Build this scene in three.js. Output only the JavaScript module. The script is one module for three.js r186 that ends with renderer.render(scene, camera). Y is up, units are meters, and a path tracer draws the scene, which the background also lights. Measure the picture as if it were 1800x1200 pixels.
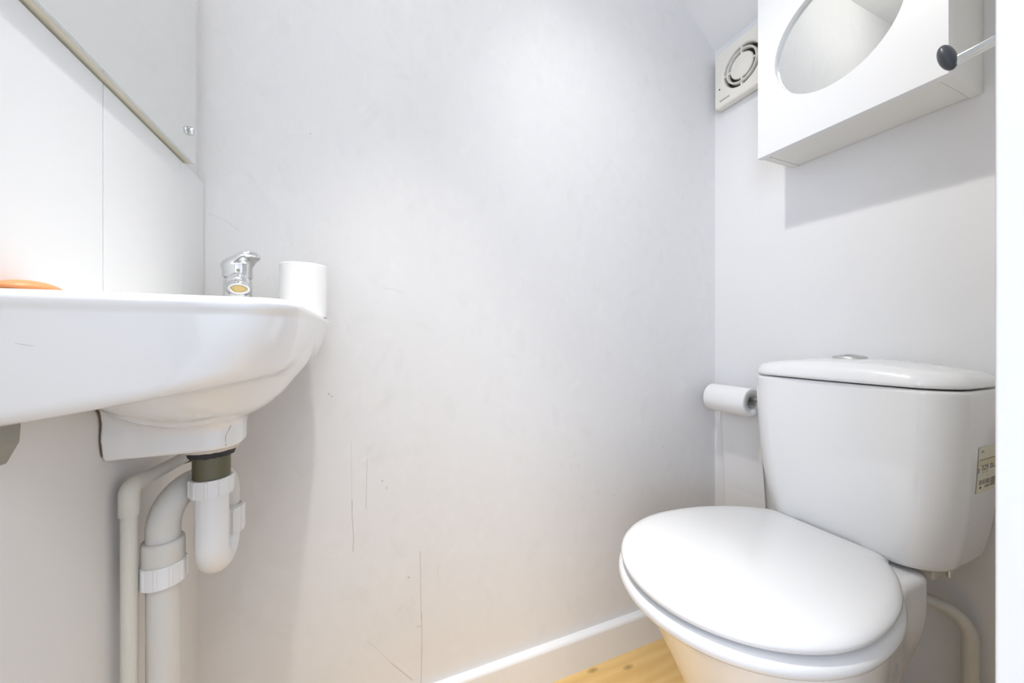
import * as THREE from 'three';
import { RectAreaLightUniformsLib } from 'three/addons/lights/RectAreaLightUniformsLib.js';
import { RoundedBoxGeometry } from 'three/addons/geometries/RoundedBoxGeometry.js';
import { mergeGeometries } from 'three/addons/utils/BufferGeometryUtils.js';
import { ImprovedNoise } from 'three/addons/math/ImprovedNoise.js';

RectAreaLightUniformsLib.init();
// ---------------------------------------------------------------- camera, sky, light, exposure
const scene = new THREE.Scene();
const XL = -0.27, XR = 1.023, ZB = -0.82;          // inner faces: basin wall, cistern wall, long wall
const EYE = 0.851;
const camera = new THREE.PerspectiveCamera(85.86, 1.5, 0.01, 60);
camera.position.set(0, EYE, 0);
const YAW = Math.atan2(265, 645);
camera.lookAt(Math.sin(YAW), EYE, -Math.cos(YAW));
camera.setViewOffset(1800, 1200, 0, 5, 1800, 1200);
scene.add(camera);
scene.background = new THREE.Color().setRGB(0.62, 0.76, 1.0);

const renderer = new THREE.WebGLRenderer({ antialias: true });
renderer.toneMapping = THREE.LinearToneMapping;
renderer.toneMappingExposure = 1.03;
renderer.shadowMap.enabled = true;

// two spot heads on a short ceiling bar: [position, aimed at, candela, cone]
const HEADS = [[[0.185, 2.085, -0.500], [1.02, 0.50, -0.36], 1.75, 0.74], [[0.075, 2.085, -0.500], [0.09, 0, -0.44], 6.2, 0.43]];
const WARM = new THREE.Color().setRGB(1.0, 0.985, 0.965), COOL = new THREE.Color().setRGB(0.74, 0.82, 1.0);
const WINDOW_NITS = 5.0, HALL_NITS = 7.8, GLOBE_CANDELA = 0.23;
const daylight = new THREE.RectAreaLight(COOL, WINDOW_NITS, 1.2, 1.5);              // hall window, on the left of the hall
daylight.position.set(-0.985, 1.35, 0.95); daylight.lookAt(0, 1.35, 0.95); scene.add(daylight);
const hallPanel = new THREE.RectAreaLight(WARM, HALL_NITS, 0.6, 0.6);
hallPanel.position.set(0.2, 2.374, 0.95); hallPanel.lookAt(0.2, 0, 0.95); scene.add(hallPanel);

// ---------------------------------------------------------------- helpers
let seed = 20731;
const rnd = () => { seed = (seed * 1664525 + 1013904223) >>> 0; return seed / 4294967296; };
const noise = new ImprovedNoise();
const used = {};
function numbered(n) { const k = used[n] = (used[n] ?? -1) + 1; return k ? `${n}_${String(k).padStart(3, '0')}` : n; }
function mesh(name, geo, mat, parent = scene) {
  const m = new THREE.Mesh(Array.isArray(geo) ? mergeGeometries(geo.map(g => { const q = g.index ? g.toNonIndexed() : g; for (const k of Object.keys(q.attributes)) if (!['position', 'normal', 'uv'].includes(k)) q.deleteAttribute(k); if (!q.attributes.uv) q.setAttribute('uv', new THREE.Float32BufferAttribute(new Float32Array(q.attributes.position.count * 2), 2)); return q; })) : geo, mat);
  m.name = parent === scene ? numbered(name) : name; m.castShadow = m.receiveShadow = true; parent.add(m); return m;
}
function thing(name, label, category, group) {
  const o = new THREE.Group(); o.name = numbered(name); o.userData = { label, category }; if (group) o.userData.group = group; scene.add(o); return o;
}
function tag(o, label, category) { o.userData = { label, category }; return o; }
function struct(o, label, category = 'room') { o.userData = { kind: 'structure', label, category }; return o; }
// box from min to max, uv in metres
function uvm(g) {
  const p = g.attributes.position, n = g.attributes.normal, uv = new Float32Array(p.count * 2);
  for (let i = 0; i < p.count; i++) {
    const ax = Math.abs(n.getX(i)), ay = Math.abs(n.getY(i)), az = Math.abs(n.getZ(i));
    const [a, b] = ax >= ay && ax >= az ? [p.getZ(i), p.getY(i)] : ay >= az ? [p.getX(i), p.getZ(i)] : [p.getX(i), p.getY(i)];
    uv[2 * i] = a; uv[2 * i + 1] = b;
  }
  g.setAttribute('uv', new THREE.BufferAttribute(uv, 2)); return g;
}
function bx(x0, x1, y0, y1, z0, z1, r = 0) {
  const w = x1 - x0, h = y1 - y0, d = z1 - z0;
  const g = r ? new RoundedBoxGeometry(w, h, d, 3, r) : new THREE.BoxGeometry(w, h, d);
  g.translate((x0 + x1) / 2, (y0 + y1) / 2, (z0 + z1) / 2); return uvm(g);
}
const V = (x, y, z) => new THREE.Vector3(x, y, z);
function cyl(r0, r1, a, b, seg = 40, open = false) {       // from a to b, radius r0 at a, r1 at b
  const A = V(...a), B = V(...b), L = A.distanceTo(B);
  const g = new THREE.CylinderGeometry(r1, r0, L, seg, 1, open);
  g.applyQuaternion(new THREE.Quaternion().setFromUnitVectors(V(0, 1, 0), B.clone().sub(A).normalize()));
  const c = A.add(B).multiplyScalar(0.5); g.translate(c.x, c.y, c.z); return g;
}
function lathe(pts, seg = 48) { return new THREE.LatheGeometry(pts.map(([r, y]) => new THREE.Vector2(r, y)), seg); }
function aim(g, pos, dir) { g.applyQuaternion(new THREE.Quaternion().setFromUnitVectors(V(0, 1, 0), V(...dir).normalize())); g.translate(...pos); return g; }
function tube(points, rad, bend, seg = 96, rs = 20) {      // straight runs joined by round bends
  const P = points.map(p => V(...p)), path = new THREE.CurvePath(); let cur = P[0];
  for (let i = 1; i < P.length - 1; i++) {
    const d0 = P[i - 1].clone().sub(P[i]), d1 = P[i + 1].clone().sub(P[i]);
    const b = Math.min(Array.isArray(bend) ? bend[i - 1] : bend, d0.length() * 0.5, d1.length() * 0.5);
    const s = P[i].clone().addScaledVector(d0.normalize(), b), e = P[i].clone().addScaledVector(d1.normalize(), b);
    path.add(new THREE.LineCurve3(cur, s));
    const k = 0.5523; path.add(new THREE.CubicBezierCurve3(s, s.clone().lerp(P[i], k), e.clone().lerp(P[i], k), e)); cur = e;
  }
  path.add(new THREE.LineCurve3(cur, P[P.length - 1]));
  return new THREE.TubeGeometry(path, seg, rad, rs, false);
}
// implicit solids -> smooth meshes (surface nets, vertices pulled onto the surface)
const smin = (a, b, k) => { const h = Math.max(k - Math.abs(a - b), 0) / k; return Math.min(a, b) - h * h * k * 0.25; };
const smax = (a, b, k) => -smin(-a, -b, k);
const lerp = (a, b, t) => a + (b - a) * t, clamp = (v, a, b) => Math.min(b, Math.max(a, v));
const sstep = (a, b, v) => { const t = clamp((v - a) / (b - a), 0, 1); return t * t * (3 - 2 * t); };
const rrect = (x, z, hx, hz, r) => { const a = Math.abs(x) - hx + r, b = Math.abs(z) - hz + r; return Math.min(Math.max(a, b), 0) + Math.hypot(Math.max(a, 0), Math.max(b, 0)) - r; };
const ellip = (x, y, z, a, b, c) => { const k0 = Math.hypot(x / a, y / b, z / c), k1 = Math.hypot(x / a / a, y / b / b, z / c / c); return k0 < 1e-6 ? -Math.min(a, b, c) : k0 * (k0 - 1) / k1; };
function capsule(x, y, z, a, b, ra, rb) {
  const dx = b[0] - a[0], dy = b[1] - a[1], dz = b[2] - a[2];
  const t = clamp(((x - a[0]) * dx + (y - a[1]) * dy + (z - a[2]) * dz) / (dx * dx + dy * dy + dz * dz), 0, 1);
  return Math.hypot(x - a[0] - t * dx, y - a[1] - t * dy, z - a[2] - t * dz) - lerp(ra, rb, t);
}
function solid(f, lo, hi, h) {
  const n = [0, 1, 2].map(i => Math.ceil((hi[i] - lo[i]) / h) + 1), [nx, ny, nz] = n;
  const val = new Float32Array(nx * ny * nz), id = (i, j, k) => i + nx * (j + ny * k);
  for (let k = 0; k < nz; k++) for (let j = 0; j < ny; j++) for (let i = 0; i < nx; i++) val[id(i, j, k)] = f(lo[0] + i * h, lo[1] + j * h, lo[2] + k * h);
  const vid = new Int32Array(nx * ny * nz).fill(-1), pos = [];
  const C = [[0, 0, 0], [1, 0, 0], [0, 1, 0], [1, 1, 0], [0, 0, 1], [1, 0, 1], [0, 1, 1], [1, 1, 1]];
  const E = [[0, 1], [2, 3], [4, 5], [6, 7], [0, 2], [1, 3], [4, 6], [5, 7], [0, 4], [1, 5], [2, 6], [3, 7]];
  for (let k = 0; k < nz - 1; k++) for (let j = 0; j < ny - 1; j++) for (let i = 0; i < nx - 1; i++) {
    const v = C.map(c => val[id(i + c[0], j + c[1], k + c[2])]);
    let s = 0; for (const q of v) if (q < 0) s++;
    if (s === 0 || s === 8) continue;
    let px = 0, py = 0, pz = 0, m = 0;
    for (const [a, b] of E) if ((v[a] < 0) !== (v[b] < 0)) {
      const t = v[a] / (v[a] - v[b]); px += lerp(C[a][0], C[b][0], t); py += lerp(C[a][1], C[b][1], t); pz += lerp(C[a][2], C[b][2], t); m++;
    }
    vid[id(i, j, k)] = pos.length / 3;
    pos.push(lo[0] + (i + px / m) * h, lo[1] + (j + py / m) * h, lo[2] + (k + pz / m) * h);
  }
  const idx = [], quad = (a, b, c, d, fl) => { if (fl) idx.push(a, b, c, a, c, d); else idx.push(a, c, b, a, d, c); };
  for (let k = 1; k < nz - 1; k++) for (let j = 1; j < ny - 1; j++) for (let i = 1; i < nx - 1; i++) {
    const v0 = val[id(i, j, k)] < 0;
    if (v0 !== (val[id(i + 1, j, k)] < 0)) quad(vid[id(i, j - 1, k - 1)], vid[id(i, j, k - 1)], vid[id(i, j, k)], vid[id(i, j - 1, k)], v0);
    if (v0 !== (val[id(i, j + 1, k)] < 0)) quad(vid[id(i - 1, j, k - 1)], vid[id(i - 1, j, k)], vid[id(i, j, k)], vid[id(i, j, k - 1)], v0);
    if (v0 !== (val[id(i, j, k + 1)] < 0)) quad(vid[id(i - 1, j - 1, k)], vid[id(i, j - 1, k)], vid[id(i, j, k)], vid[id(i - 1, j, k)], v0);
  }
  const nor = new Float32Array(pos.length), e = h * 0.3;
  for (let q = 0; q < pos.length; q += 3) {
    let gx, gy, gz;
    for (let it = 0; it < 4; it++) {
      const [x, y, z] = [pos[q], pos[q + 1], pos[q + 2]];
      gx = (f(x + e, y, z) - f(x - e, y, z)) / (2 * e); gy = (f(x, y + e, z) - f(x, y - e, z)) / (2 * e); gz = (f(x, y, z + e) - f(x, y, z - e)) / (2 * e);
      if (it === 3) break;
      const g2 = gx * gx + gy * gy + gz * gz + 1e-9, st = clamp(f(x, y, z) / g2, -h * 0.5, h * 0.5);
      pos[q] -= gx * st; pos[q + 1] -= gy * st; pos[q + 2] -= gz * st;
    }
    const l = Math.hypot(gx, gy, gz) || 1; nor[q] = gx / l; nor[q + 1] = gy / l; nor[q + 2] = gz / l;
  }
  const g = new THREE.BufferGeometry();
  g.setAttribute('position', new THREE.Float32BufferAttribute(pos, 3)); g.setAttribute('normal', new THREE.BufferAttribute(nor, 3));
  g.setIndex(idx); return g;
}

// ---------------------------------------------------------------- textures and materials
const lin = (r, g, b) => new THREE.Color().setRGB(r, g, b);
function grey(size, fn, rep) {
  const d = new Uint8Array(size * size * 4);
  for (let j = 0; j < size; j++) for (let i = 0; i < size; i++) { const v = clamp(fn(i / size, j / size), 0, 1) * 255, o = 4 * (i + j * size); d[o] = d[o + 1] = d[o + 2] = v; d[o + 3] = 255; }
  const t = new THREE.DataTexture(d, size, size); t.wrapS = t.wrapT = THREE.RepeatWrapping; t.magFilter = THREE.LinearFilter; t.minFilter = THREE.LinearMipmapLinearFilter; t.generateMipmaps = true; t.repeat.set(rep, rep); t.needsUpdate = true; return t;
}
const tn = (u, v, f, s) => {                                    // noise that tiles
  const p = (x, y) => noise.noise(x * f, y * f, s);
  return (p(u, v) * (1 - u) + p(u - 1, v) * u) * (1 - v) + (p(u, v - 1) * (1 - u) + p(u - 1, v - 1) * u) * v;
};
const rollerBump = grey(512, (u, v) => 0.5 + 0.45 * tn(u, v, 9, 1.3) + 0.25 * tn(u, v, 38, 5.1) + 0.18 * tn(u, v, 95, 9.7), 1.6);
const grainBump = (() => { const t = grey(512, (u, v) => 0.5 + 0.5 * tn(u, v * 0.05, 60, 2.2) + 0.15 * tn(u, v, 30, 7), 2.5); return t; })();
function canvasTex(w, h, draw) {
  const c = document.createElement('canvas'); c.width = w; c.height = h; draw(c.getContext('2d'), w, h);
  const t = new THREE.CanvasTexture(c); t.colorSpace = THREE.SRGBColorSpace; t.magFilter = THREE.LinearFilter; t.anisotropy = 8; return t;
}
const M = {
  paint: new THREE.MeshStandardMaterial({ color: lin(0.83, 0.827, 0.82), roughness: 0.62, bumpMap: rollerBump, bumpScale: 0.0007 }),
  paintRight: new THREE.MeshStandardMaterial({ color: lin(0.83, 0.827, 0.825), roughness: 0.62, bumpMap: rollerBump, bumpScale: 0.0007 }),
  ceil: new THREE.MeshStandardMaterial({ color: lin(0.88, 0.88, 0.875), roughness: 0.8, bumpMap: rollerBump, bumpScale: 0.0006 }),
  gloss: new THREE.MeshPhysicalMaterial({ color: lin(0.86, 0.86, 0.855), roughness: 0.32, bumpMap: grainBump, bumpScale: 0.0004 }),
  panel: new THREE.MeshPhysicalMaterial({ color: lin(0.86, 0.86, 0.855), roughness: 0.22 }),
  ceramic: new THREE.MeshPhysicalMaterial({ color: lin(0.87, 0.87, 0.86), roughness: 0.28, clearcoat: 1, clearcoatRoughness: 0.04 }),
  seat: new THREE.MeshPhysicalMaterial({ color: lin(0.79, 0.788, 0.78), roughness: 0.22, clearcoat: 0.5, clearcoatRoughness: 0.1 }),
  chrome: new THREE.MeshStandardMaterial({ color: lin(0.78, 0.79, 0.80), roughness: 0.07, metalness: 1 }),
  satin: new THREE.MeshStandardMaterial({ color: lin(0.62, 0.61, 0.60), roughness: 0.3, metalness: 1 }),
  mirror: new THREE.MeshStandardMaterial({ color: lin(0.83, 0.84, 0.82), roughness: 0.012, metalness: 1 }),
  ivory: new THREE.MeshStandardMaterial({ color: lin(0.84, 0.79, 0.64), roughness: 0.6 }),
  fanPlastic: new THREE.MeshStandardMaterial({ color: lin(0.86, 0.83, 0.75), roughness: 0.4 }),
  fanDark: new THREE.MeshStandardMaterial({ color: lin(0.09, 0.085, 0.07), roughness: 0.7 }),
  plastic: new THREE.MeshPhysicalMaterial({ color: lin(0.85, 0.85, 0.845), roughness: 0.3 }),
  oldPlastic: new THREE.MeshStandardMaterial({ color: lin(0.70, 0.685, 0.645), roughness: 0.42 }),
  pipePaint: new THREE.MeshStandardMaterial({ color: lin(0.72, 0.70, 0.63), roughness: 0.45, bumpMap: rollerBump, bumpScale: 0.0006 }),
  brass: new THREE.MeshStandardMaterial({ color: lin(0.17, 0.16, 0.10), roughness: 0.5, metalness: 0.5 }),
  rubber: new THREE.MeshStandardMaterial({ color: lin(0.025, 0.026, 0.03), roughness: 0.7 }),
  knob: new THREE.MeshPhysicalMaterial({ color: lin(0.05, 0.055, 0.07), roughness: 0.36 }),
  paper: new THREE.MeshStandardMaterial({ color: lin(0.87, 0.87, 0.86), roughness: 0.95, bumpMap: rollerBump, bumpScale: 0.0004 }),
  sheet: new THREE.MeshPhysicalMaterial({ color: lin(0.90, 0.90, 0.895), roughness: 1, transmission: 0.15, thickness: 0, side: THREE.DoubleSide }),
  card: new THREE.MeshStandardMaterial({ color: lin(0.45, 0.42, 0.37), roughness: 0.9 }),
  melamine: new THREE.MeshPhysicalMaterial({ color: lin(0.82, 0.82, 0.815), roughness: 0.35 }),
  carcass: new THREE.MeshStandardMaterial({ color: lin(0.82, 0.81, 0.77), roughness: 0.5 }),
  orange: new THREE.MeshPhysicalMaterial({ color: lin(0.80, 0.32, 0.12), roughness: 0.45 }),
  bracket: new THREE.MeshStandardMaterial({ color: lin(0.34, 0.335, 0.29), roughness: 0.6 }),
  lime: new THREE.MeshStandardMaterial({ color: lin(0.66, 0.50, 0.20), roughness: 0.8 }),
  grime: new THREE.MeshStandardMaterial({ color: lin(0.16, 0.11, 0.075), roughness: 0.9 }),
  carpet: new THREE.MeshStandardMaterial({ color: lin(0.55, 0.56, 0.58), roughness: 1, bumpMap: rollerBump, bumpScale: 0.003 }),
  beige: new THREE.MeshStandardMaterial({ color: lin(0.66, 0.61, 0.52), roughness: 0.7 }),
};
// long wall: paint with its scuffs, drips and hairline scratches (metres: x from XL, y from floor)
const WALL_W = XR - XL, WALL_H = 2.2;
const wallTex = canvasTex(1632, 2048, (c, w, h) => {
  c.fillStyle = 'rgb(235,234,233)'; c.fillRect(0, 0, w, h);
  const X = x => (x - XL) / WALL_W * w, Y = y => h - y / WALL_H * h;
  for (let k = 0; k < 2600; k++) { c.fillStyle = `rgba(${rnd() < 0.5 ? '250,250,248' : '205,203,200'},${0.02 + rnd() * 0.035})`; c.beginPath(); c.ellipse(rnd() * w, rnd() * h, 4 + rnd() * 30, 3 + rnd() * 14, rnd() * 3, 0, 7); c.fill(); }
  const scr = (pts, a, lw) => { c.strokeStyle = `rgba(128,124,118,${a * 0.62})`; c.lineWidth = lw; c.lineCap = 'round'; c.beginPath(); pts.forEach(([x, y], i) => { const q = [X(x) + (rnd() - 0.5) * 1.5, Y(y)]; i ? c.lineTo(...q) : c.moveTo(...q); }); c.stroke(); };
  scr([[-0.019, 0.64], [-0.018, 0.55], [-0.017, 0.50]], 0.22, 1.6);
  scr([[-0.018, 0.52], [-0.018, 0.49], [-0.015, 0.44], [-0.016, 0.415]], 0.6, 1.6);
  scr([[0.011, 0.60], [0.0095, 0.54], [0.009, 0.497]], 0.4, 1.6);
  scr([[0.119, 0.385], [0.121, 0.30], [0.122, 0.233]], 0.45, 2); scr([[0.122, 0.25], [0.1225, 0.19], [0.121, 0.095]], 0.6, 1.8);
  scr([[0.112, 0.222], [0.122, 0.221]], 0.5, 1.5);
  scr([[0.011, 0.224], [0.04, 0.188], [0.06, 0.16]], 0.22, 1.5); scr([[0.06, 0.16], [0.085, 0.13], [0.103, 0.109]], 0.5, 1.8);
  scr([[0.045, 0.957], [0.062, 0.956], [0.085, 0.949]], 0.2, 1.5);
  scr([[-0.256, 1.077], [-0.227, 1.066], [-0.21, 1.05]], 0.16, 1.4);
  scr([[0.159, 0.35], [0.157, 0.325]], 0.25, 1.5); scr([[0.50, 0.53], [0.505, 0.51]], 0.2, 1.5);
  for (const [x, y, a] of [[0.041, 0.551, 0.5], [0.05, 0.535, 0.35], [0.095, 0.334, 0.7], [0.639, 0.424, 0.4], [0.811, 0.537, 0.5], [0.344, 1.341, 0.25], [-0.093, 1.255, 0.3], [0.526, 0.52, 0.3], [-0.06, 0.74, 0.6], [-0.055, 0.735, 0.4]]) { c.fillStyle = `rgba(130,126,120,${a * 0.6})`; c.beginPath(); c.ellipse(X(x), Y(y), 2.4, 2, 0, 0, 7); c.fill(); }
  for (const [x, y] of [[0.01, 0.60], [0.03, 0.61], [0.09, 0.26]]) for (let k = 0; k < 30; k++) { c.fillStyle = 'rgba(185,181,176,0.035)'; c.beginPath(); c.ellipse(X(x) + (rnd() - 0.5) * 40, Y(y) + (rnd() - 0.5) * 50, 3 + rnd() * 9, 2 + rnd() * 5, rnd() * 3, 0, 7); c.fill(); }
});
M.longWall = new THREE.MeshStandardMaterial({ color: lin(0.985, 0.985, 0.985), map: wallTex, roughness: 0.62, bumpMap: rollerBump, bumpScale: 0.0007 });
// oak: three boards' worth of grain
const oak = [0, 1, 2].map(s => new THREE.MeshPhysicalMaterial({
  roughness: 0.42, color: 0xffffff, map: (() => {
    const t = canvasTex(1024, 256, (c, w, h) => {
      const im = c.createImageData(w, h), K = noise;
      for (let j = 0; j < h; j++) for (let i = 0; i < w; i++) {
        const u = i / w * 1.2, v = j / h * 0.19;
        let warp = 0.02 * K.noise(u * 2.2, v * 9, s * 7.3) + 0.008 * K.noise(u * 7, v * 20, s * 3.1);
        const ring = 0.5 + 0.5 * Math.sin((v + warp) * 190 + 3 * K.noise(u * 1.3, v * 14, s + 11));
        const fib = K.noise(u * 16, v * 620, s * 5) * 0.5 + K.noise(u * 40, v * 1300, s * 2 + 3) * 0.3, blot = K.noise(u * 2.5, v * 12, s + 21);
        const q = clamp(0.52 + 0.20 * (ring - 0.5) + 0.20 * fib + 0.28 * blot, 0, 1), o = 4 * (i + j * w);
        im.data[o] = lerp(206, 246, q); im.data[o + 1] = lerp(161, 214, q); im.data[o + 2] = lerp(92, 150, q); im.data[o + 3] = 255;
      }
      c.putImageData(im, 0, 0);
      for (let k = 0; k < 4; k++) { const x = rnd() * w, y = 30 + rnd() * (h - 60); for (let r = 7; r > 0; r--) { c.fillStyle = `rgba(120,78,34,${0.09})`; c.beginPath(); c.ellipse(x, y, r * 2.2, r * 1.5, 0, 0, 7); c.fill(); } }
    }); t.wrapS = t.wrapT = THREE.RepeatWrapping; return t;
  })()
}));

// ---------------------------------------------------------------- the room
const YC = 2.167, YS = 1.746, SL = 0.84, XK = XR - (YC - YS) / SL;      // flat ceiling, low edge of the slope, fold line
const ZD = -0.112, ZD2 = 0.008, XJ0 = -0.255, XJ1 = 0.42, YDOOR = 1.99; // door wall and opening
{ const g = bx(XL - 0.1, XR + 0.1, 0, 2.3, ZB - 0.1, ZB);
  const p = g.attributes.position, uv = g.attributes.uv; for (let i = 0; i < p.count; i++) uv.setXY(i, (p.getX(i) - XL) / WALL_W, p.getY(i) / WALL_H);
  struct(mesh('wall_back', g, M.longWall), 'long light grey painted wall with hairline scratches behind the basin and toilet', 'wall'); }
struct(mesh('wall_left', bx(XL - 0.1, XL, 0, 2.3, ZB, ZD), M.paint), 'narrow painted wall that carries the basin and the mirror', 'wall');
struct(mesh('wall_right', bx(XR, XR + 0.1, 0, 2.3, ZB, ZD), M.paintRight), 'painted wall behind the cistern and the cabinet', 'wall');
struct(mesh('wall_front', [bx(XL - 0.1, XJ0 - 0.0, 0, 2.3, ZD, ZD2), bx(XJ1 + 0.03, XR + 0.1, 0, 2.3, ZD, ZD2), bx(XJ0, XJ1 + 0.03, YDOOR + 0.03, 2.3, ZD, ZD2)], M.paint), 'painted wall with the doorway beside the cabinet', 'wall');
struct(mesh('ceiling', bx(XL - 0.1, XK, YC, YC + 0.1, ZB, ZD2), M.ceil), 'flat white ceiling over the basin end', 'ceiling');
{ const s = new THREE.Shape(); s.moveTo(XK, YC); s.lineTo(XR + 0.1, YS - SL * 0.1); s.lineTo(XR + 0.1, YC + 0.1); s.lineTo(XK, YC + 0.1); s.closePath();
  const g = new THREE.ExtrudeGeometry(s, { depth: ZD2 - ZB, bevelEnabled: false }); g.translate(0, 0, ZB); uvm(g);
  struct(mesh('ceiling_slope', g, M.ceil), 'white sloping ceiling over the extractor fan and cabinet', 'ceiling'); }
// floor: oak laminate boards along the long wall
{ const f = new THREE.Group(); f.name = 'floor'; scene.add(f); struct(f, 'oak laminate floor of boards running along the long wall', 'floor');
  mesh('underlay', bx(XL - 0.1, XR + 0.1, -0.08, -0.0095, ZB - 0.1, ZD2), M.beige, f);
  const W = 0.19, G = 0.0006; let row = 0;
  for (let z = ZB; z < ZD2; z += W, row++) {
    const z1 = Math.min(z + W, ZD2); let x = XL - 0.1 - [0.8, 0.6, 0.3, 0.05, 0.9][row % 5];
    for (; x < XR + 0.1; x += 1.2) {
      const a = Math.max(x, XL - 0.1), b = Math.min(x + 1.2, XR + 0.1); if (b - a < 0.02) continue;
      const g = bx(a + G, b - G, -0.0095, 0, z + G, z1 - G, 0.0008), p = g.attributes.position, uv = g.attributes.uv;
      for (let i = 0; i < p.count; i++) uv.setXY(i, (p.getX(i) - x) / 1.2, (p.getZ(i) - z) / W);
      mesh('plank', g, oak[(row * 2 + 1) % 3], f);
    }
  } }
{ const s = new THREE.Shape(); s.moveTo(0, 0); s.lineTo(0.018, 0); s.lineTo(0.018, 0.074); s.absarc(0.008, 0.077, 0.010, -0.1, Math.PI / 2, false); s.lineTo(0, 0.087); s.closePath();
  const mk = L => { const g = new THREE.ExtrudeGeometry(s, { depth: L, bevelEnabled: false, curveSegments: 10 }); return g; };
  const g = mk(XR - XL); g.rotateY(-Math.PI / 2); g.translate(XR, 0, ZB); uvm(g);                    // profile faces +z
  struct(mesh('baseboard_back', g, M.gloss), 'white painted skirting board along the long wall', 'skirting'); }
// door lining
{ const g = [bx(XJ1, XJ1 + 0.03, 0, YDOOR + 0.03, ZD, ZD2, 0.002), bx(XJ0 - 0.012, XJ0, 0, YDOOR + 0.03, ZD + 0.001, ZD2, 0.002), bx(XJ0, XJ1, YDOOR, YDOOR + 0.03, ZD, ZD2, 0.002)];
  struct(mesh('trim_1', g, M.gloss), 'white painted door lining at the right edge', 'door frame'); }
// the hall behind the camera, lit by its window
{ const X0 = -1.0, X1 = 1.35, Z0 = ZD2, Z1 = 1.75, Y1 = 2.4, T = 0.1;
  struct(mesh('floor_hall', bx(X0, X1, -0.08, 0, Z0, Z1), M.carpet), 'pale grey carpet of the hall outside the doorway', 'floor');
  struct(mesh('ceiling_hall', bx(X0 - T, X1 + T, Y1, Y1 + T, Z0 - 0.12, Z1 + T), M.ceil), 'white ceiling of the hall', 'ceiling');
  struct(mesh('wall_hall_left', [bx(X0 - T, X0, 0, Y1, Z0, 0.35), bx(X0 - T, X0, 0, Y1, 1.55, Z1), bx(X0 - T, X0, 0, 0.6, 0.35, 1.55), bx(X0 - T, X0, 2.1, Y1, 0.35, 1.55)], M.paint), 'painted side wall of the hall with its window', 'wall');
  struct(mesh('wall_hall_right', bx(X1, X1 + T, 0, Y1, Z0, Z1), M.paint), 'painted side wall of the hall opposite its window', 'wall');
  struct(mesh('wall_hall_front', [bx(X0, XL - 0.1, 0, Y1, Z0 - 0.12, Z0), bx(XR + 0.1, X1, 0, Y1, Z0 - 0.12, Z0), bx(XL - 0.1, XR + 0.1, 2.3, Y1, Z0 - 0.12, Z0)], M.paint), 'hall wall around the doorway', 'wall');
  struct(mesh('wall_hall_back', bx(X0, X1, 0, Y1, Z1, Z1 + T), M.paint), 'hall wall facing the doorway', 'wall');
  const w = new THREE.Group(); w.name = 'window_1'; scene.add(w); struct(w, 'white framed hall window behind the viewer', 'window');
  const a = X0 - 0.07, b = X0 - 0.025;
  mesh('window_frame', [bx(a, b, 0.6, 2.1, 0.35, 0.40), bx(a, b, 0.6, 2.1, 1.50, 1.55), bx(a, b, 0.6, 0.65, 0.40, 1.50), bx(a, b, 2.05, 2.1, 0.40, 1.50), bx(a, b, 0.65, 2.05, 0.93, 0.97)], M.gloss, w);
  for (const [c, d] of [[0.40, 0.93], [0.97, 1.50]]) mesh('pane', bx(X0 - 0.05, X0 - 0.046, 0.65, 2.05, c, d), new THREE.MeshPhysicalMaterial({ color: 0xffffff, transmission: 1, thickness: 0, roughness: 0, ior: 1.5 }), w);
  const p = thing('ceiling_panel_light', 'square white panel light on the hall ceiling', 'lamp');
  mesh('panel_frame', bx(-0.12, 0.52, Y1 - 0.02, Y1 - 0.0003, 0.63, 1.27, 0.003), M.plastic, p);
  mesh('diffuser', bx(-0.1, 0.5, Y1 - 0.0225, Y1 - 0.0205, 0.65, 1.25), new THREE.MeshStandardMaterial({ color: 0xffffff, emissive: WARM, emissiveIntensity: 1, roughness: 0.5 }), p); }

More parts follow.
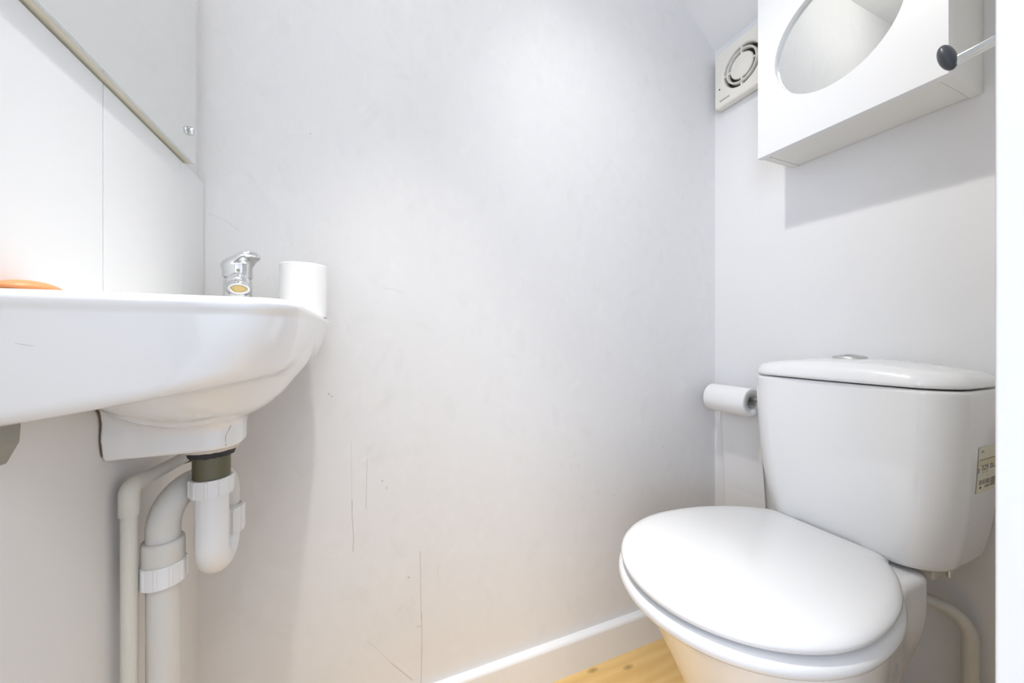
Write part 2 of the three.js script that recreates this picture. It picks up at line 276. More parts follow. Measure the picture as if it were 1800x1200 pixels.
// ---------------------------------------------------------------- ceiling lamp (out of frame, over the middle of the room)
{ const t = thing('ceiling_spot_bar', 'short chrome ceiling bar with two spot heads and a globe', 'lamp');
  mesh('ceiling_plate', bx(0.03, 0.23, YC - 0.018, YC - 0.0002, -0.525, -0.475, 0.004), M.chrome, t);
  const gp = [0.130, 2.098, -0.500], gg = new THREE.SphereGeometry(0.021, 32, 20); gg.translate(...gp);
  mesh('globe', gg, new THREE.MeshStandardMaterial({ color: 0xffffff, emissive: WARM, emissiveIntensity: 5, roughness: 0.4 }), t);
  mesh('globe_holder', cyl(0.012, 0.012, [gp[0], gp[1] + 0.018, gp[2]], [gp[0], YC - 0.015, gp[2]], 20), M.chrome, t);
  const gl = new THREE.PointLight(WARM, GLOBE_CANDELA, 0, 2); gl.position.set(...gp); gl.castShadow = true; gl.shadow.radius = 1; gl.shadow.bias = -0.001; t.add(gl);
  for (const [p, q, cd, cone] of HEADS) {
    const d = V(q[0] - p[0], q[1] - p[1], q[2] - p[2]).normalize(), back = [-d.x, -d.y, -d.z], e = [p[0] - d.x * 0.004, p[1] - d.y * 0.004, p[2] - d.z * 0.004];
    const h = mesh('spot_head', aim(lathe([[0.0265, -0.002], [0.028, -0.002], [0.028, 0.02], [0.02, 0.042], [0.008, 0.048], [0, 0.048]], 40), e, back), M.chrome, t);
    mesh('lens', aim(lathe([[0, 0.001], [0.0255, 0.001], [0.0255, 0.004], [0, 0.004]], 40), e, back), new THREE.MeshStandardMaterial({ color: 0xffffff, emissive: WARM, emissiveIntensity: 6, roughness: 0.4 }), h);
    mesh('stem', cyl(0.005, 0.005, [p[0] - d.x * 0.045, p[1] - d.y * 0.045, p[2] - d.z * 0.045], [p[0] - d.x * 0.045, YC - 0.01, p[2] - d.z * 0.045], 12), M.chrome, t);
    const l = new THREE.SpotLight(WARM, cd, 0, cone, 1, 2); l.position.set(...p); l.target.position.set(...q);
    l.castShadow = true; l.shadow.radius = 1.1; l.shadow.mapSize.set(2048, 2048); l.shadow.bias = -0.001; t.add(l, l.target);
  } }

// ---------------------------------------------------------------- toilet
const ZT = -0.438;
const eggHalf = (x, xf, xm, b, ar) => { const d = x < xm ? (xm - x) / (xm - xf) : (x - xm) / ar; return d >= 1 ? 0 : b * Math.sqrt(1 - d * d); };
function lidOutline(grow, n = 120) {                               // closed outline, straight at the back with round corners
  const pts = [], xf = 0.4015 - grow, xm = 0.602, b = 0.1797 + grow, ar = 0.2766 + grow, xb = 0.8433 + grow, rc = 0.024;
  const q = (xb - xm) / ar, aEnd = Math.asin(Math.min(0.999, (xb - rc * 0.6 - xm) / ar));
  const half = [];
  for (let i = 0; i <= n / 2; i++) { const a = lerp(-Math.PI / 2, aEnd, i / (n / 2)); half.push([xm + Math.sin(a) * (a < 0 ? xm - xf : ar), Math.cos(a) * b]); }
  const e = half[half.length - 1], zc = e[1] - rc * 0.9;
  for (let i = 1; i <= 8; i++) { const t = i / 8; half.push([(1 - t) * (1 - t) * e[0] + 2 * t * (1 - t) * xb + t * t * xb, (1 - t) * (1 - t) * e[1] + 2 * t * (1 - t) * (e[1] - rc * 0.25) + t * t * zc]); }
  for (const [x, z] of half) pts.push([x, ZT - z]);
  for (let i = half.length - 1; i > 0; i--) pts.push([half[i][0], ZT + half[i][1]]);
  return pts;
}
function stack(levels, cx, cz) {                                   // loft through [grow, y] levels, closed at both ends
  const rings = levels.map(([g, y]) => lidOutline(g).map(([x, z]) => [x, y, z])), n = rings[0].length, pos = [], idx = [];
  rings.forEach(r => r.forEach(p => pos.push(...p)));
  for (let l = 0; l < rings.length - 1; l++) for (let i = 0; i < n; i++) { const a = l * n + i, b = l * n + (i + 1) % n; idx.push(a, a + n, b, b, a + n, b + n); }
  const c0 = pos.length / 3; pos.push(cx, levels[0][1], cz); const c1 = c0 + 1; pos.push(cx, levels[levels.length - 1][1] + 0.0004, cz);
  for (let i = 0; i < n; i++) { idx.push(c0, i, (i + 1) % n); const o = (rings.length - 1) * n; idx.push(c1, o + (i + 1) % n, o + i); }
  const g = new THREE.BufferGeometry(); g.setAttribute('position', new THREE.Float32BufferAttribute(pos, 3)); g.setIndex(idx);
  // keep outward winding
  g.computeVertexNormals(); return g;
}
{ const t = thing('toilet', 'white close-coupled toilet with closed lid and push-button cistern', 'toilet');
  const pan = (x, y, z) => {
    const s = clamp((0.425 - y) / 0.425, 0, 1), k = sstep(0.0, 0.9, s);
    const xf = 0.413 + 0.21 * Math.pow(s, 0.78), b = 0.169 - 0.062 * k, xm = lerp(0.61, 0.74, k), ar = lerp(0.262, 0.16, k);
    const dx = x < xm ? (x - xm) / (xm - xf) : (x - xm) / ar, dz = (z - ZT) / b;
    const kk = Math.hypot(dx, dz);
    let d = (kk - 1) * (kk > 1e-5 ? 1 / Math.hypot(dx / kk / (x < xm ? xm - xf : ar), dz / kk / b) : b);
    d = smax(d, y - 0.425, 0.012);
    const hw = lerp(0.133, 0.08, sstep(0.40, 0.12, y));
    let blk = rrect(x - 0.80, z - ZT, 0.095 - 0.03 * sstep(0.40, 0.2, y), hw, 0.02);
    blk = smax(blk, y - 0.4525, 0.014);
    const trap = capsule(x, y, z, [0.80, 0.24, ZT], [0.99, 0.18, ZT], 0.075, 0.058);
    let r = smin(d, blk, 0.03); r = smin(r, trap, 0.03);
    return smax(r, 0.001 - y, 0.004);
  };
  mesh('pan', solid(pan, [0.39, -0.006, ZT - 0.19], [1.02 + 0.03, 0.464, ZT + 0.19], 0.005), M.ceramic, t);
  mesh('toilet_seat', stack([[-0.012, 0.4265], [-0.001, 0.4285], [0.004, 0.434], [0.0055, 0.441], [0.003, 0.448], [-0.004, 0.4525], [-0.02, 0.4545], [-0.07, 0.455]], 0.62, ZT), M.seat, t);
  mesh('toilet_lid', stack([[-0.014, 0.4575], [-0.006, 0.458], [-0.001, 0.461], [0.001, 0.4655], [0, 0.470], [-0.004, 0.4745], [-0.011, 0.478], [-0.022, 0.4803], [-0.045, 0.482], [-0.09, 0.4832], [-0.14, 0.4838]], 0.62, ZT), M.seat, t);
  for (const s of [-1, 1]) mesh('hinge', cyl(0.011, 0.011, [0.842, 0.458, ZT + s * 0.075 - 0.02], [0.842, 0.458, ZT + s * 0.075 + 0.02], 20), M.plastic, t);
  // cistern
  const ZK = -0.424;
  const cis = (x, y, z) => {
    const s = clamp((0.768 - y) / 0.315, 0, 1), q = s * s, c = z - ZK;
    const xf = 0.832 + 0.022 * q, hz = 0.1735 - 0.010 * s - 0.022 * q * q, bow = 0.012 * (c / 0.18) * (c / 0.18);
    const hx = (1.016 - xf) / 2;
    let d = rrect(x - (xf + hx + 0.05), c, hx + 0.05, hz, 0.062) + bow * 0.6;      // round at the room side, square at the wall
    d = smax(d, x - 1.016, 0.012);
    d = smax(d, y - 0.768, 0.006);
    return smax(d, 0.4565 + 0.008 * (c / 0.18) * (c / 0.18) - y, 0.014);
  };
  mesh('cistern', solid(cis, [0.815, 0.435, ZK - 0.2], [1.03, 0.785, ZK + 0.2], 0.0042), M.ceramic, t);
  const lid = (x, y, z) => {
    const c = z - ZK, bow = 0.02 * (c / 0.185) * (c / 0.185);
    let d = rrect(x - (0.825 + 0.097 + 0.05), c, 0.097 + 0.05, 0.180, 0.07) + bow * 0.7;
    d = smax(d, x - 1.0185, 0.012);
    const ex = (x - 0.925) / 0.12, ez = c / 0.20;
    const top = 0.812 - 0.026 * (0.45 * ex * ex + ez * ez);
    d = smax(d, (y - top) * 0.95, 0.030);
    return smax(d, 0.770 - y, 0.008);
  };
  const cl = mesh('cistern_lid', solid(lid, [0.81, 0.76, ZK - 0.205], [1.03, 0.83, ZK + 0.205], 0.0032), M.ceramic, t);
  const BY = 0.8105, BZ = -0.432;
  mesh('flush_button', aim(lathe([[0, 0.0072], [0.016, 0.0072], [0.0185, 0.0055], [0.0192, 0.0055], [0.0215, 0.0060], [0.0265, 0.0042], [0.0285, -0.002], [0, -0.004]], 64), [0.925, BY, BZ], [-0.01, 1, 0]), M.satin, cl);
  mesh('button_split', bx(0.909, 0.941, BY + 0.0068, BY + 0.0077, BZ - 0.0005, BZ + 0.0005), M.rubber, cl);
  mesh('coupling_plate', [bx(0.905, 0.965, 0.436, 0.456, ZK + 0.04, ZK + 0.118, 0.003)], M.beige, t);
  mesh('coupling_bolt', cyl(0.004, 0.004, [0.93, 0.444, ZK + 0.128], [0.93, 0.4565, ZK + 0.128], 12), M.satin, t);
  // delivery sticker on the side of the cistern
  const st = canvasTex(256, 384, (c, w, h) => {
    c.fillStyle = '#e6e0cb'; c.fillRect(0, 0, w, h); c.fillStyle = 'rgba(196,180,120,0.35)'; c.fillRect(0, 100, w, 60);
    c.fillStyle = '#55524a'; c.font = 'bold 26px sans-serif'; c.fillText('xfx', 30, 48);
    c.fillRect(20, 104, w - 30, 5); c.fillRect(8, 170, 12, 40); c.font = 'bold 58px sans-serif'; c.fillText('325 0L8', 44, 196); c.font = '22px sans-serif'; c.fillText('32 0 18', 60, 222);
    c.font = '20px sans-serif'; c.fillText('nr.', 120, 252); c.fillStyle = '#7b766a'; c.fillRect(8, 212, 14, 3);
    c.fillStyle = '#57544b'; for (let x = 30; x < w - 16;) { const bw = 2 + Math.floor(rnd() * 7); c.fillRect(x, 276, bw, x > 100 ? 74 : 40); x += bw + 2 + Math.floor(rnd() * 6); }
    c.fillStyle = '#e6e0cb'; c.fillRect(96, 318, 60, 10); c.fillStyle = '#57544b'; c.fillRect(40, 330, 22, 20);
  });
  const n = 10, pos = [], uv = [], idx = [];
  for (let j = 0; j <= n; j++) for (let i = 0; i <= n; i++) {
    const x = lerp(0.915, 0.99, i / n), y = lerp(0.600, 0.676, j / n); let z = ZK + 0.2; for (let k = 0; k < 40; k++) z -= cis(x, y, z) * 0.8;
    pos.push(x, y, z + 0.0005); uv.push(i / n, j / n);
  }
  for (let j = 0; j < n; j++) for (let i = 0; i < n; i++) { const a = j * (n + 1) + i; idx.push(a, a + 1, a + n + 2, a, a + n + 2, a + n + 1); }
  const g = new THREE.BufferGeometry(); g.setAttribute('position', new THREE.Float32BufferAttribute(pos, 3)); g.setAttribute('uv', new THREE.Float32BufferAttribute(uv, 2)); g.setIndex(idx); g.computeVertexNormals();
  mesh('sticker', g, new THREE.MeshStandardMaterial({ map: st, roughness: 0.8, side: THREE.DoubleSide }), t).userData = { label: 'yellowed printed sticker with barcode' }; }

tag(mesh('overflow_pipe', tube([[0.90, 0.366, -0.39], [0.975, 0.366, -0.36], [0.993, 0.36, -0.292], [0.993, 0.0, -0.290]], 0.0108, [0.03, 0.075]), M.pipePaint),
  'curved white plastic pipe beside the toilet on the cistern wall', 'pipe');

// ---------------------------------------------------------------- basin
{ const t = thing('wash_basin', 'small white ceramic wall-hung basin under the wall mirror', 'basin');
  const ZC = -0.585;
  const rim = 0.888;
  const basin = (x, y, z) => {
    const u = x - XL, s = clamp((rim - y) / 0.105, 0, 1.3), q = s * s;
    const lip = 0.0028 * sstep(0.880, 0.871, y), uf = 0.2155 - lip - 0.040 * q, hz = 0.206 - lip - 0.0135 * q;
    let sh = rrect(u - (uf / 2 - 0.05), z - ZC, uf / 2 + 0.05, hz, 0.034 + 0.06 * Math.min(s, 1));
    sh = smax(sh, y - rim, 0.011);
    sh = smax(sh, 0.781 + 0.034 * (u / 0.2) - y, 0.014);
    const bul = ellip(u - 0.080, y - 0.806, z + 0.597, 0.097, 0.066, 0.122);
    let boss = rrect(u - 0.045, z + 0.597, 0.079, 0.0415 + 0.005 * sstep(0.72, 0.78, y), 0.036);
    boss = smax(boss, 0.7115 - y, 0.008); boss = smax(boss, y - 0.79, 0.01);
    let d = smin(sh, bul, 0.014 + 0.030 * sstep(0.09, 0.175, u)); d = smin(d, boss, 0.012);
    for (const k of [-1, 1]) d = smin(d, capsule(u, y, z, [0.0, 0.736, -0.597 + k * 0.026], [0.012, 0.735, -0.597 + k * 0.026], 0.0150, 0.012), 0.016);
    const v = clamp((rim - y) / 0.085, 0, 1.2), ins = 0.055 * v * v;
    let bowl = rrect(u - 0.112, z + 0.545, 0.080 - ins, 0.143 - ins, 0.06 - 0.5 * ins * 0.6);
    bowl = smax(bowl, 0.806 - y, 0.03);
    d = smax(d, -bowl, 0.014);
    return smax(d, 0.0005 - u, 0.003);
  };
  mesh('basin_body', solid(basin, [XL - 0.012, 0.69, -0.818], [-0.030, 0.90, -0.355], 0.0028), M.ceramic, t);
  const dr = [-0.182, -0.597];
  { const g = cyl(0.029, 0.031, [dr[0], 0.7068, dr[1]], [dr[0], 0.7118, dr[1]], 48), p = g.attributes.position; for (let i = 0; i < p.count; i++) p.setXYZ(i, p.getX(i) + 0.0012 * noise.noise(p.getX(i) * 300, p.getZ(i) * 300, 1), p.getY(i) + 0.0008 * noise.noise(p.getX(i) * 400, p.getZ(i) * 400, 4), p.getZ(i)); g.computeVertexNormals();
    mesh('sealant', g, M.beige, t); }
  { const g = cyl(0.0245, 0.0265, [dr[0], 0.6990, dr[1]], [dr[0], 0.7072, dr[1]], 48), p = g.attributes.position; for (let i = 0; i < p.count; i++) p.setY(i, p.getY(i) + 0.0012 * noise.noise(p.getX(i) * 350, p.getZ(i) * 350, 9)); g.computeVertexNormals();
    mesh('washer', g, M.rubber, t); }
  { const pts = [[0, 0.6702], [0.0192, 0.6702]]; for (let k = 0; k < 11; k++) { const y = 0.671 + k * 0.0026; pts.push([0.0202, y], [0.0190, y + 0.0013]); } pts.push([0.0192, 0.6995], [0, 0.6995]);
    mesh('waste_thread', aim(lathe(pts), [dr[0], 0, dr[1]], [0, 1, 0]), M.brass, t); }
  // hairline crack in the glaze and the dirty joint against the wall
  const onNear = (x, y) => { let z = -0.50; for (let k = 0; k < 200 && basin(x, y, z) > 0; k++) z -= 0.0006; return z; };
  const line = (pts, r) => new THREE.TubeGeometry(new THREE.CatmullRomCurve3(pts.map(p => V(...p))), 40, r, 6);
  mesh('glaze_crack', line([[-0.153, 0.741], [-0.1555, 0.735], [-0.158, 0.728], [-0.158, 0.716]].map(([x, y]) => [x, y, onNear(x, y) + 0.0001]), 0.00035), M.grime, t);
  { const near = (x, y) => { let z = -0.34; for (let k = 0; k < 400 && basin(x, y, z) > 0; k++) z -= 0.0004; return z; };
    mesh('glaze_crack', line([[-0.246, 0.8495], [-0.238, 0.8490], [-0.228, 0.8465], [-0.218, 0.8450]].map(([x, y]) => [x, y, near(x, y) + 0.00005]), 0.00016), M.card, t); }
  mesh('dirty_joint', line([0.776, 0.765, 0.755, 0.745, 0.735, 0.725, 0.719].map(y => [XL + 0.0012, y, onNear(XL + 0.002, y) + 0.0002]), 0.0007), M.grime, t); }

// trap and waste
{ const t = thing('basin_trap', 'white plastic bottle-neck trap and waste pipe hanging under the basin', 'waste pipe');
  const L1 = [-0.182, -0.597], L2 = [-0.186, -0.665], L3 = [-0.228, -0.588];
  const nut = (c, y0, y1, r, ribs = 10) => {
    const g = [cyl(r, r, [c[0], y0, c[1]], [c[0], y1, c[1]], 40)];
    for (let k = 0; k < ribs; k++) { const a = k / ribs * Math.PI * 2 + 0.35; const b = bx(-0.0014, 0.0014, y0 + 0.0008, y1 - 0.0008, -0.0016, 0.0016, 0.0007); b.translate(r, 0, 0); b.rotateY(a); b.translate(c[0], 0, c[1]); g.push(b); }
    return g;
  };
  mesh('trap_tube', tube([[L1[0], 0.664, L1[1]], [L1[0], 0.549, L1[1]], [L2[0], 0.549, L2[1]], [L2[0], 0.605, L2[1]]], 0.0182, 0.034, 120, 28), M.plastic, t);
  mesh('trap_nut', nut(L1, 0.6475, 0.670, 0.0226), M.plastic, t);
  mesh('outlet_nut', nut(L2, 0.566, 0.603, 0.0222), M.plastic, t);
  mesh('swan_neck', tube([[L2[0], 0.60, L2[1]], [L2[0], 0.6575, L2[1]], [L3[0], 0.6575, L3[1]], [L3[0], 0.56, L3[1]]], 0.0168, 0.042, 120, 28), M.oldPlastic, t);
  mesh('collar', aim(lathe([[0.0168, 0.602], [0.0200, 0.602], [0.0208, 0.598], [0.0208, 0.574], [0.0168, 0.574]], 40), [L3[0], 0, L3[1]], [0, 1, 0]), M.oldPlastic, t);
  mesh('waste_nut', nut(L3, 0.549, 0.575, 0.0218), M.plastic, t);
  mesh('waste_pipe', cyl(0.0163, 0.0163, [L3[0], 0.0, L3[1]], [L3[0], 0.555, L3[1]], 36), M.oldPlastic, t); }
{ const t = thing('supply_pipe', 'thin cream painted water pipe with elbow on the wall under the basin', 'pipe');
  const X = -0.2535, Z = -0.573, Y = 0.6765;
  mesh('riser', cyl(0.0078, 0.0078, [X, 0, Z], [X, Y - 0.012, Z], 24), M.pipePaint, t);
  mesh('elbow', [tube([[X, Y - 0.034, Z], [X, Y, Z], [X + 0.004, Y + 0.0005, Z - 0.024]], 0.0096, 0.010, 40, 24)], M.pipePaint, t);
  mesh('branch', cyl(0.0078, 0.0078, [X + 0.002, Y, Z - 0.012], [X + 0.019, Y + 0.004, Z - 0.095], 24), M.pipePaint, t);
  mesh('coupling', [cyl(0.0102, 0.0102, [X + 0.019, Y + 0.004, Z - 0.093], [X + 0.022, Y + 0.005, Z - 0.108], 6), cyl(0.008, 0.008, [X + 0.022, Y + 0.005, Z - 0.107], [X + 0.026, Y + 0.006, Z - 0.128], 24)], M.brass, t); }
{ const s = new THREE.Shape(); s.moveTo(0, 0.80); s.lineTo(0.012, 0.80); s.lineTo(0.010, 0.767); s.lineTo(0.003, 0.751); s.lineTo(0, 0.751); s.closePath();
  const g = new THREE.ExtrudeGeometry(s, { depth: 0.03, bevelEnabled: true, bevelSize: 0.0008, bevelThickness: 0.0008, bevelSegments: 1 }); g.translate(XL + 0.001, 0, -0.43);
  tag(mesh('wall_bracket', g, M.bracket), 'grey wall bracket under the near end of the basin', 'bracket'); }

// tap
{ const t = thing('basin_tap', 'chrome mixer tap with lever on the far end of the basin', 'tap');
  const X = -0.187, Z = -0.727, Y0 = 0.888, dir = [0.27, 0, 0.963], side = [0.963, 0, -0.27];     // dir: the way the spout points
  mesh('base_ring', aim(lathe([[0, 0], [0.0225, 0], [0.0225, 0.003], [0.0205, 0.005], [0, 0.005]]), [X, Y0, Z], [0, 1, 0]), M.chrome, t);
  mesh('body', aim(lathe([[0, 0.004], [0.0195, 0.004], [0.0195, 0.056], [0.0185, 0.058], [0.0185, 0.062], [0, 0.062]]), [X, Y0, Z], [0, 1, 0]), M.chrome, t);
  const B = V(X + dir[0] * 0.050, 0.9365, Z + dir[2] * 0.050), od = V(dir[0] * 0.50, -0.866, dir[2] * 0.50);      // outlet looks down and forward
  const spout = (x, y, z) => {
    const a = capsule(x, y, z, [X, 0.930, Z], [B.x - dir[0] * 0.006, 0.9385, B.z - dir[2] * 0.006], 0.0175, 0.0150);
    return smax(a, (x - B.x) * od.x + (y - B.y) * od.y + (z - B.z) * od.z - 0.0085, 0.003);
  };
  mesh('spout', solid(spout, [X - 0.03, 0.905, Z - 0.03], [X + 0.05, 0.965, Z + 0.08], 0.0014), M.chrome, t);
  const oc = [B.x + od.x * 0.0080 - dir[0] * 0.0025, B.y + od.y * 0.0080 + 0.0014, B.z + od.z * 0.0080 - dir[2] * 0.0025].map((v, i) => v + [od.x, od.y, od.z][i] * 0.003);
  mesh('aerator_ring', aim(lathe([[0.0098, -0.006], [0.0136, -0.006], [0.0140, 0.0018], [0.0132, 0.0030], [0.0106, 0.0030], [0.0098, 0.0012]]), oc, [od.x, od.y, od.z]), M.chrome, t);
  mesh('aerator', aim(lathe([[0, 0.0016], [0.004, 0.0022], [0.0099, 0.0014], [0.0099, -0.004], [0, -0.004]]), oc, [od.x, od.y, od.z]), M.lime, t).userData = { label: 'limescale crusted aerator' };
  const H0 = 0.9500, lx = side[0] * 0.45 + dir[0] * 0.893, lz = side[2] * 0.45 + dir[2] * 0.893;
  const handle = (x, y, z) => {
    const px = x - X, pz = z - Z, a = px * lx + pz * lz, b = -px * lz + pz * lx;          // along / across the lever
    let cap = Math.hypot(px, pz) - 0.0208;
    cap = smax(cap, H0 - y, 0.002); cap = smax(cap, y - (0.9745 + 0.26 * a), 0.006);
    const yc = 0.9735 + 0.24 * a + 1.2 * a * Math.abs(a);                                          // tongue that rises over the spout
    let bl = Math.abs(y - yc) - 0.0045; bl = smax(bl, rrect(a - 0.0115, b, 0.0315, 0.0195 - 0.08 * Math.max(a, 0), 0.013), 0.005);
    return smin(cap, bl, 0.006);
  };
  mesh('lever', solid(handle, [X - 0.05, 0.942, Z - 0.05], [X + 0.06, 1.012, Z + 0.06], 0.0013), M.chrome, t);
  mesh('marker', cyl(0.0026, 0.0026, [X + dir[0] * 0.0195, 0.9600, Z + dir[2] * 0.0195], [X + dir[0] * 0.0214, 0.9600, Z + dir[2] * 0.0214], 16), M.card, t); }

// toilet roll standing on the basin
function roll(parent, r, len, rc, name = 'paper') {
  const g = lathe([[rc, 0.001], [r - 0.002, 0], [r, 0.002], [r, len - 0.002], [r - 0.002, len], [rc, len - 0.001], [rc, 0.001]], 72);
  const p = g.attributes.position; for (let i = 0; i < p.count; i++) { const a = Math.atan2(p.getZ(i), p.getX(i)), k = 1 + 0.006 * Math.sin(a * 3 + 1) + 0.004 * Math.sin(a * 7); p.setX(i, p.getX(i) * k); p.setZ(i, p.getZ(i) * k); }
  g.computeVertexNormals(); return g;
}
{ const t = thing('toilet_roll', 'full white toilet roll standing on end on the basin', 'toilet roll'); t.position.set(-0.0950, 0.888, -0.747);
  mesh('paper', roll(t, 0.0375, 0.0935, 0.020), M.paper, t); mesh('cardboard_core', cyl(0.020, 0.020, [0, 0.001, 0], [0, 0.0925, 0], 40, true), Object.assign(M.card, { side: THREE.DoubleSide }), t); }
// soap
{ const t = solid((x, y, z) => smax(ellip(x + 0.2445, y - 0.889, z + 0.416, 0.0155, 0.0082, 0.026), 0.8882 - y, 0.004), [-0.264, 0.88, -0.465], [-0.22, 0.91, -0.385], 0.0015);
  tag(mesh('soap_bar', t, M.orange), 'orange soap lying on the near end of the basin', 'soap'); }

// ---------------------------------------------------------------- splashback and mirror on the basin wall
{ const t = thing('splashback', 'glossy white splashback boards behind the basin under the mirror', 'splashback');
  const edges = [-0.115, -0.172, -0.357, -0.5415, -0.7265, -0.8195];
  mesh('backing', bx(XL + 0.0002, XL + 0.003, 0.8886, 1.128, -0.8195, -0.115), M.ivory, t);
  for (let i = 0; i < edges.length - 1; i++) mesh('board', bx(XL + 0.003, XL + 0.009, 0.8886, 1.130, edges[i + 1] + 0.0006, edges[i] - 0.0006, 0.0009), M.panel, t); }
{ const t = thing('wall_mirror', 'large frameless wall mirror with chrome screw caps above the basin', 'mirror');
  const Y0 = 1.134, Y1 = 1.95, Z0 = -0.752, Z1 = -0.16, X = XL + 0.009;
  mesh('backing_board', bx(XL + 0.0002, X + 0.006, Y0 + 0.001, Y1 - 0.001, Z0 + 0.001, Z1 - 0.001), M.ivory, t);
  mesh('glass', bx(X + 0.006, X + 0.0105, Y0, Y1, Z0, Z1, 0.0006), M.mirror, t);
  for (const y of [Y0 + 0.045, Y1 - 0.045]) for (const z of [Z0 + 0.022, Z1 - 0.022])
    mesh('screw_cap', aim(lathe([[0, 0.0085], [0.003, 0.0082], [0.0055, 0.0068], [0.0068, 0.004], [0.007, 0.0], [0, 0]], 28), [X + 0.0105, y, z], [1, 0, 0]), M.chrome, t); }

// ---------------------------------------------------------------- cabinet
{ const t = thing('wall_cabinet', 'white wall cabinet with a round mirror in its door above the toilet', 'cabinet');
  const X0 = 0.890, XD = 0.907, Z0 = -0.597, Z1 = -0.284, Y0 = 1.286, Y1 = 1.68, T = 0.016;
  const s = new THREE.Shape(); s.moveTo(Z0, Y0); s.lineTo(Z1, Y0); s.lineTo(Z1, Y1); s.lineTo(Z0, Y1); s.closePath();
  const h = new THREE.Path(); h.absarc(-0.446, 1.483, 0.112, 0, Math.PI * 2, true); s.holes.push(h);
  const dg = new THREE.ExtrudeGeometry(s, { depth: XD - X0 - 0.0016, bevelEnabled: true, bevelSize: 0.0008, bevelOffset: -0.0008, bevelThickness: 0.0008, bevelSegments: 2, curveSegments: 96 });
  dg.rotateY(-Math.PI / 2); dg.translate(XD - 0.0008, 0, 0);
  // shape x -> world z, depth -> world -x
  const d = mesh('door', dg, M.melamine, t);
  const mg = new THREE.CircleGeometry(0.1118, 96); mg.rotateY(-Math.PI / 2); mg.translate(X0 + 0.010, 1.483, -0.446);
  mesh('door_mirror', cyl(0.1118, 0.1118, [X0 + 0.0095, 1.483, -0.446], [X0 + 0.0135, 1.483, -0.446], 96), M.mirror, d);
  const XB = XR - 0.0005, C0 = XD + 0.002;
  mesh('side_panel', bx(C0, XB, Y0 + 0.001, Y1, Z0 + 0.001, Z0 + T, 0.0006), M.carcass, t);
  mesh('side_panel', bx(C0, XB, Y0 + 0.001, Y1, Z1 - T, Z1 - 0.001, 0.0006), M.carcass, t);
  mesh('bottom_panel', bx(C0, XB - 0.004, Y0 + 0.0018, Y0 + T, Z0 + T + 0.0006, Z1 - T - 0.0006, 0.0006), M.carcass, t);
  mesh('top_panel', bx(C0, XB - 0.004, Y1 - T, Y1 - 0.001, Z0 + T + 0.0006, Z1 - T - 0.0006, 0.0006), M.carcass, t);
  mesh('back_panel', bx(XB - 0.004, XB, Y0 + 0.003, Y1 - 0.003, Z0 + T, Z1 - T), M.carcass, t);
  for (const y of [Y0 + 0.07, Y1 - 0.07]) mesh('hinge', bx(XD - 0.0005, C0 + 0.02, y - 0.012, y + 0.012, Z0 + T + 0.0007, Z0 + T + 0.012), M.satin, t); }

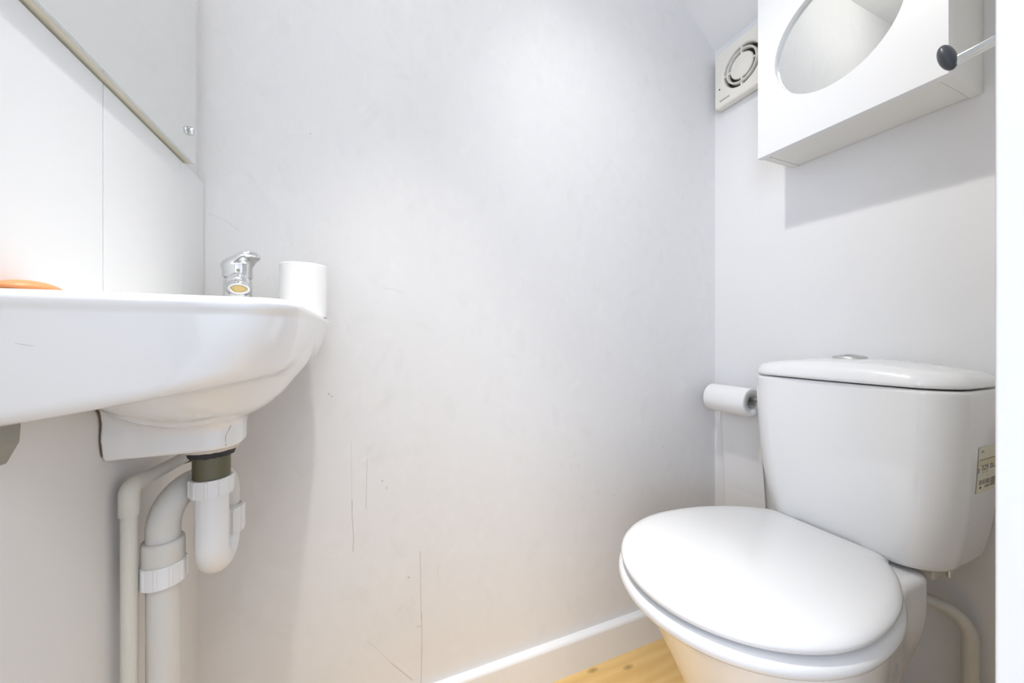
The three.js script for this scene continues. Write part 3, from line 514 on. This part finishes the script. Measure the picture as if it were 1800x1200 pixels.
// ---------------------------------------------------------------- extractor fan
{ const t = thing('extractor_fan', 'cream square extractor fan with round grille under the sloping ceiling', 'fan');
  const ZF = -0.717, YF = 1.628, HS = 0.0845, XF = XR - 0.022, R = 0.054;
  const s = new THREE.Shape(), r = 0.012; s.moveTo(-HS + r, -HS); s.lineTo(HS - r, -HS); s.absarc(HS - r, -HS + r, r, -Math.PI / 2, 0); s.lineTo(HS, HS - r); s.absarc(HS - r, HS - r, r, 0, Math.PI / 2); s.lineTo(-HS + r, HS); s.absarc(-HS + r, HS - r, r, Math.PI / 2, Math.PI); s.lineTo(-HS, -HS + r); s.absarc(-HS + r, -HS + r, r, Math.PI, Math.PI * 1.5);
  const h = new THREE.Path(); h.absarc(0, 0, R, 0, Math.PI * 2, true); s.holes.push(h);
  const g = new THREE.ExtrudeGeometry(s, { depth: 0.012, bevelEnabled: true, bevelSize: 0.006, bevelOffset: -0.006, bevelThickness: 0.007, bevelSegments: 5, curveSegments: 48 });
  // bevel also rounds the hole; local x -> world z, depth -> -x
  g.rotateY(-Math.PI / 2); g.translate(XR - 0.0075, YF, ZF);
  mesh('cover', g, M.fanPlastic, t);
  mesh('duct', cyl(0.062, 0.062, [XR - 0.004, YF, ZF], [XR - 0.0005, YF, ZF]), M.fanDark, t);
  const ring = (a, b, x0, x1) => lathe([[a, 0], [b, 0], [b, x1 - x0], [a, x1 - x0], [a, 0]], 64);
  mesh('grille_ring', aim(ring(0.0415, 0.0465, 0, 0.012), [XR - 0.0135, YF, ZF], [-1, 0, 0]), M.fanPlastic, t);
  mesh('grille_disc', aim(lathe([[0, 0], [0.034, 0], [0.034, 0.009], [0.031, 0.012], [0, 0.0135]], 64), [XR - 0.0135, YF, ZF], [-1, 0, 0]), M.fanPlastic, t);
  for (const [dy, dz] of [[1, 0], [-1, 0], [0, 1], [0, -1]]) mesh('grille_bar', bx(XR - 0.024, XR - 0.016, YF + dy * 0.0455 - (dz ? 0.0022 : 0.0145), YF + dy * 0.0455 + (dz ? 0.0022 : 0.0145), ZF + dz * 0.0455 - (dy ? 0.0022 : 0.0145), ZF + dz * 0.0455 + (dy ? 0.0022 : 0.0145)), M.fanPlastic, t);
  mesh('indicator', cyl(0.0024, 0.0024, [XR - 0.0262, YF - 0.029, ZF - 0.0665], [XR - 0.0270, YF - 0.029, ZF - 0.0665], 16), M.rubber, t);
  const lt = canvasTex(256, 64, (c, w, h2) => { c.clearRect(0, 0, w, h2); c.fillStyle = '#e8e4d8'; c.fillRect(0, 0, w, h2); c.fillStyle = '#3c3b38'; c.font = 'bold 46px sans-serif'; c.textBaseline = 'middle'; c.fillText('MANROSE', 8, 34, 240); });
  const lg = new THREE.PlaneGeometry(0.036, 0.0085); lg.rotateY(-Math.PI / 2); lg.translate(XR - 0.0268, YF - 0.0655, ZF - 0.049);
  mesh('lettering', lg, new THREE.MeshStandardMaterial({ map: lt, roughness: 0.5 }), t); }

// ---------------------------------------------------------------- toilet roll holder beside the cistern
{ const t = thing('toilet_roll_holder', 'satin steel toilet roll holder fixed beside the cistern', 'roll holder');
  const X = 0.962, Y = 0.683;
  mesh('spindle', cyl(0.0055, 0.0055, [X, Y + 0.006, -0.795], [X, Y + 0.006, -0.636], 20), M.satin, t);
  mesh('end_stop', aim(lathe([[0, 0], [0.009, 0], [0.010, 0.003], [0.009, 0.006], [0, 0.007]], 24), [X, Y + 0.006, -0.795], [0, 0, -1]), M.satin, t);
  mesh('arm', bx(X - 0.009, XR - 0.004, Y - 0.006, Y + 0.014, -0.640, -0.634, 0.0015), M.satin, t);
  mesh('wall_plate', bx(XR - 0.0045, XR - 0.0003, Y - 0.022, Y + 0.026, -0.662, -0.615, 0.001), M.satin, t); }
{ const t = thing('toilet_roll', 'thin white toilet roll on the holder with a long sheet hanging down', 'toilet roll');
  const X = 0.962, Y = 0.680;
  const p = roll(t, 0.038, 0.122, 0.0175); p.rotateX(Math.PI / 2); p.translate(X, Y, -0.781);
  mesh('paper', p, M.paper, t);
  mesh('cardboard_core', cyl(0.0175, 0.0175, [X, Y, -0.780], [X, Y, -0.660], 32, true), M.card, t);
  const n = 60, pos = [], uv = [], idx = [];                       // hanging sheet leaves the roll at the wall side
  for (let j = 0; j <= n; j++) for (let i = 0; i <= 12; i++) {
    const v = j / n, u = i / 12, y = Y - v * 0.40, z = -0.779 + u * 0.117 + 0.006 * v - 0.004 * Math.sin(v * 5);
    pos.push(X + 0.0385 + 0.008 * sstep(0, 0.5, v) + 0.0022 * Math.sin(u * 4 + v * 6) * v + (j % 20 === 0 ? 0.0006 : 0) - 0.002 * Math.abs(u - 0.5) * v, y, z); uv.push(u * 0.117, y);
  }
  for (let j = 0; j < n; j++) for (let i = 0; i < 12; i++) { const a = j * 13 + i; idx.push(a, a + 13, a + 1, a + 1, a + 13, a + 14); }
  const g = new THREE.BufferGeometry(); g.setAttribute('position', new THREE.Float32BufferAttribute(pos, 3)); g.setAttribute('uv', new THREE.Float32BufferAttribute(uv, 2)); g.setIndex(idx); g.computeVertexNormals();
  mesh('hanging_sheet', g, M.sheet, t); }

// ---------------------------------------------------------------- coat hook on the door wall
{ const t = thing('coat_hook', 'chrome coat hook with a dark oval end beside the doorway', 'hook');
  const X = 0.586;
  mesh('base_plate', bx(X - 0.018, X + 0.018, 1.125, 1.175, ZD - 0.004, ZD - 0.0003, 0.0015), M.chrome, t);
  const a = bx(-0.0032, 0.0032, -0.004, 0.004, -0.036, 0.036, 0.0008); a.rotateX(-0.10); a.translate(X, 1.1497, -0.1485);
  mesh('arm', a, M.chrome, t);
  const k = new THREE.SphereGeometry(1, 40, 24); k.scale(0.0090, 0.0155, 0.0066); k.rotateX(-0.25); k.translate(X - 0.002, 1.1535, -0.1875);
  mesh('end_cap', k, M.knob, t); }

renderer.render(scene, camera);
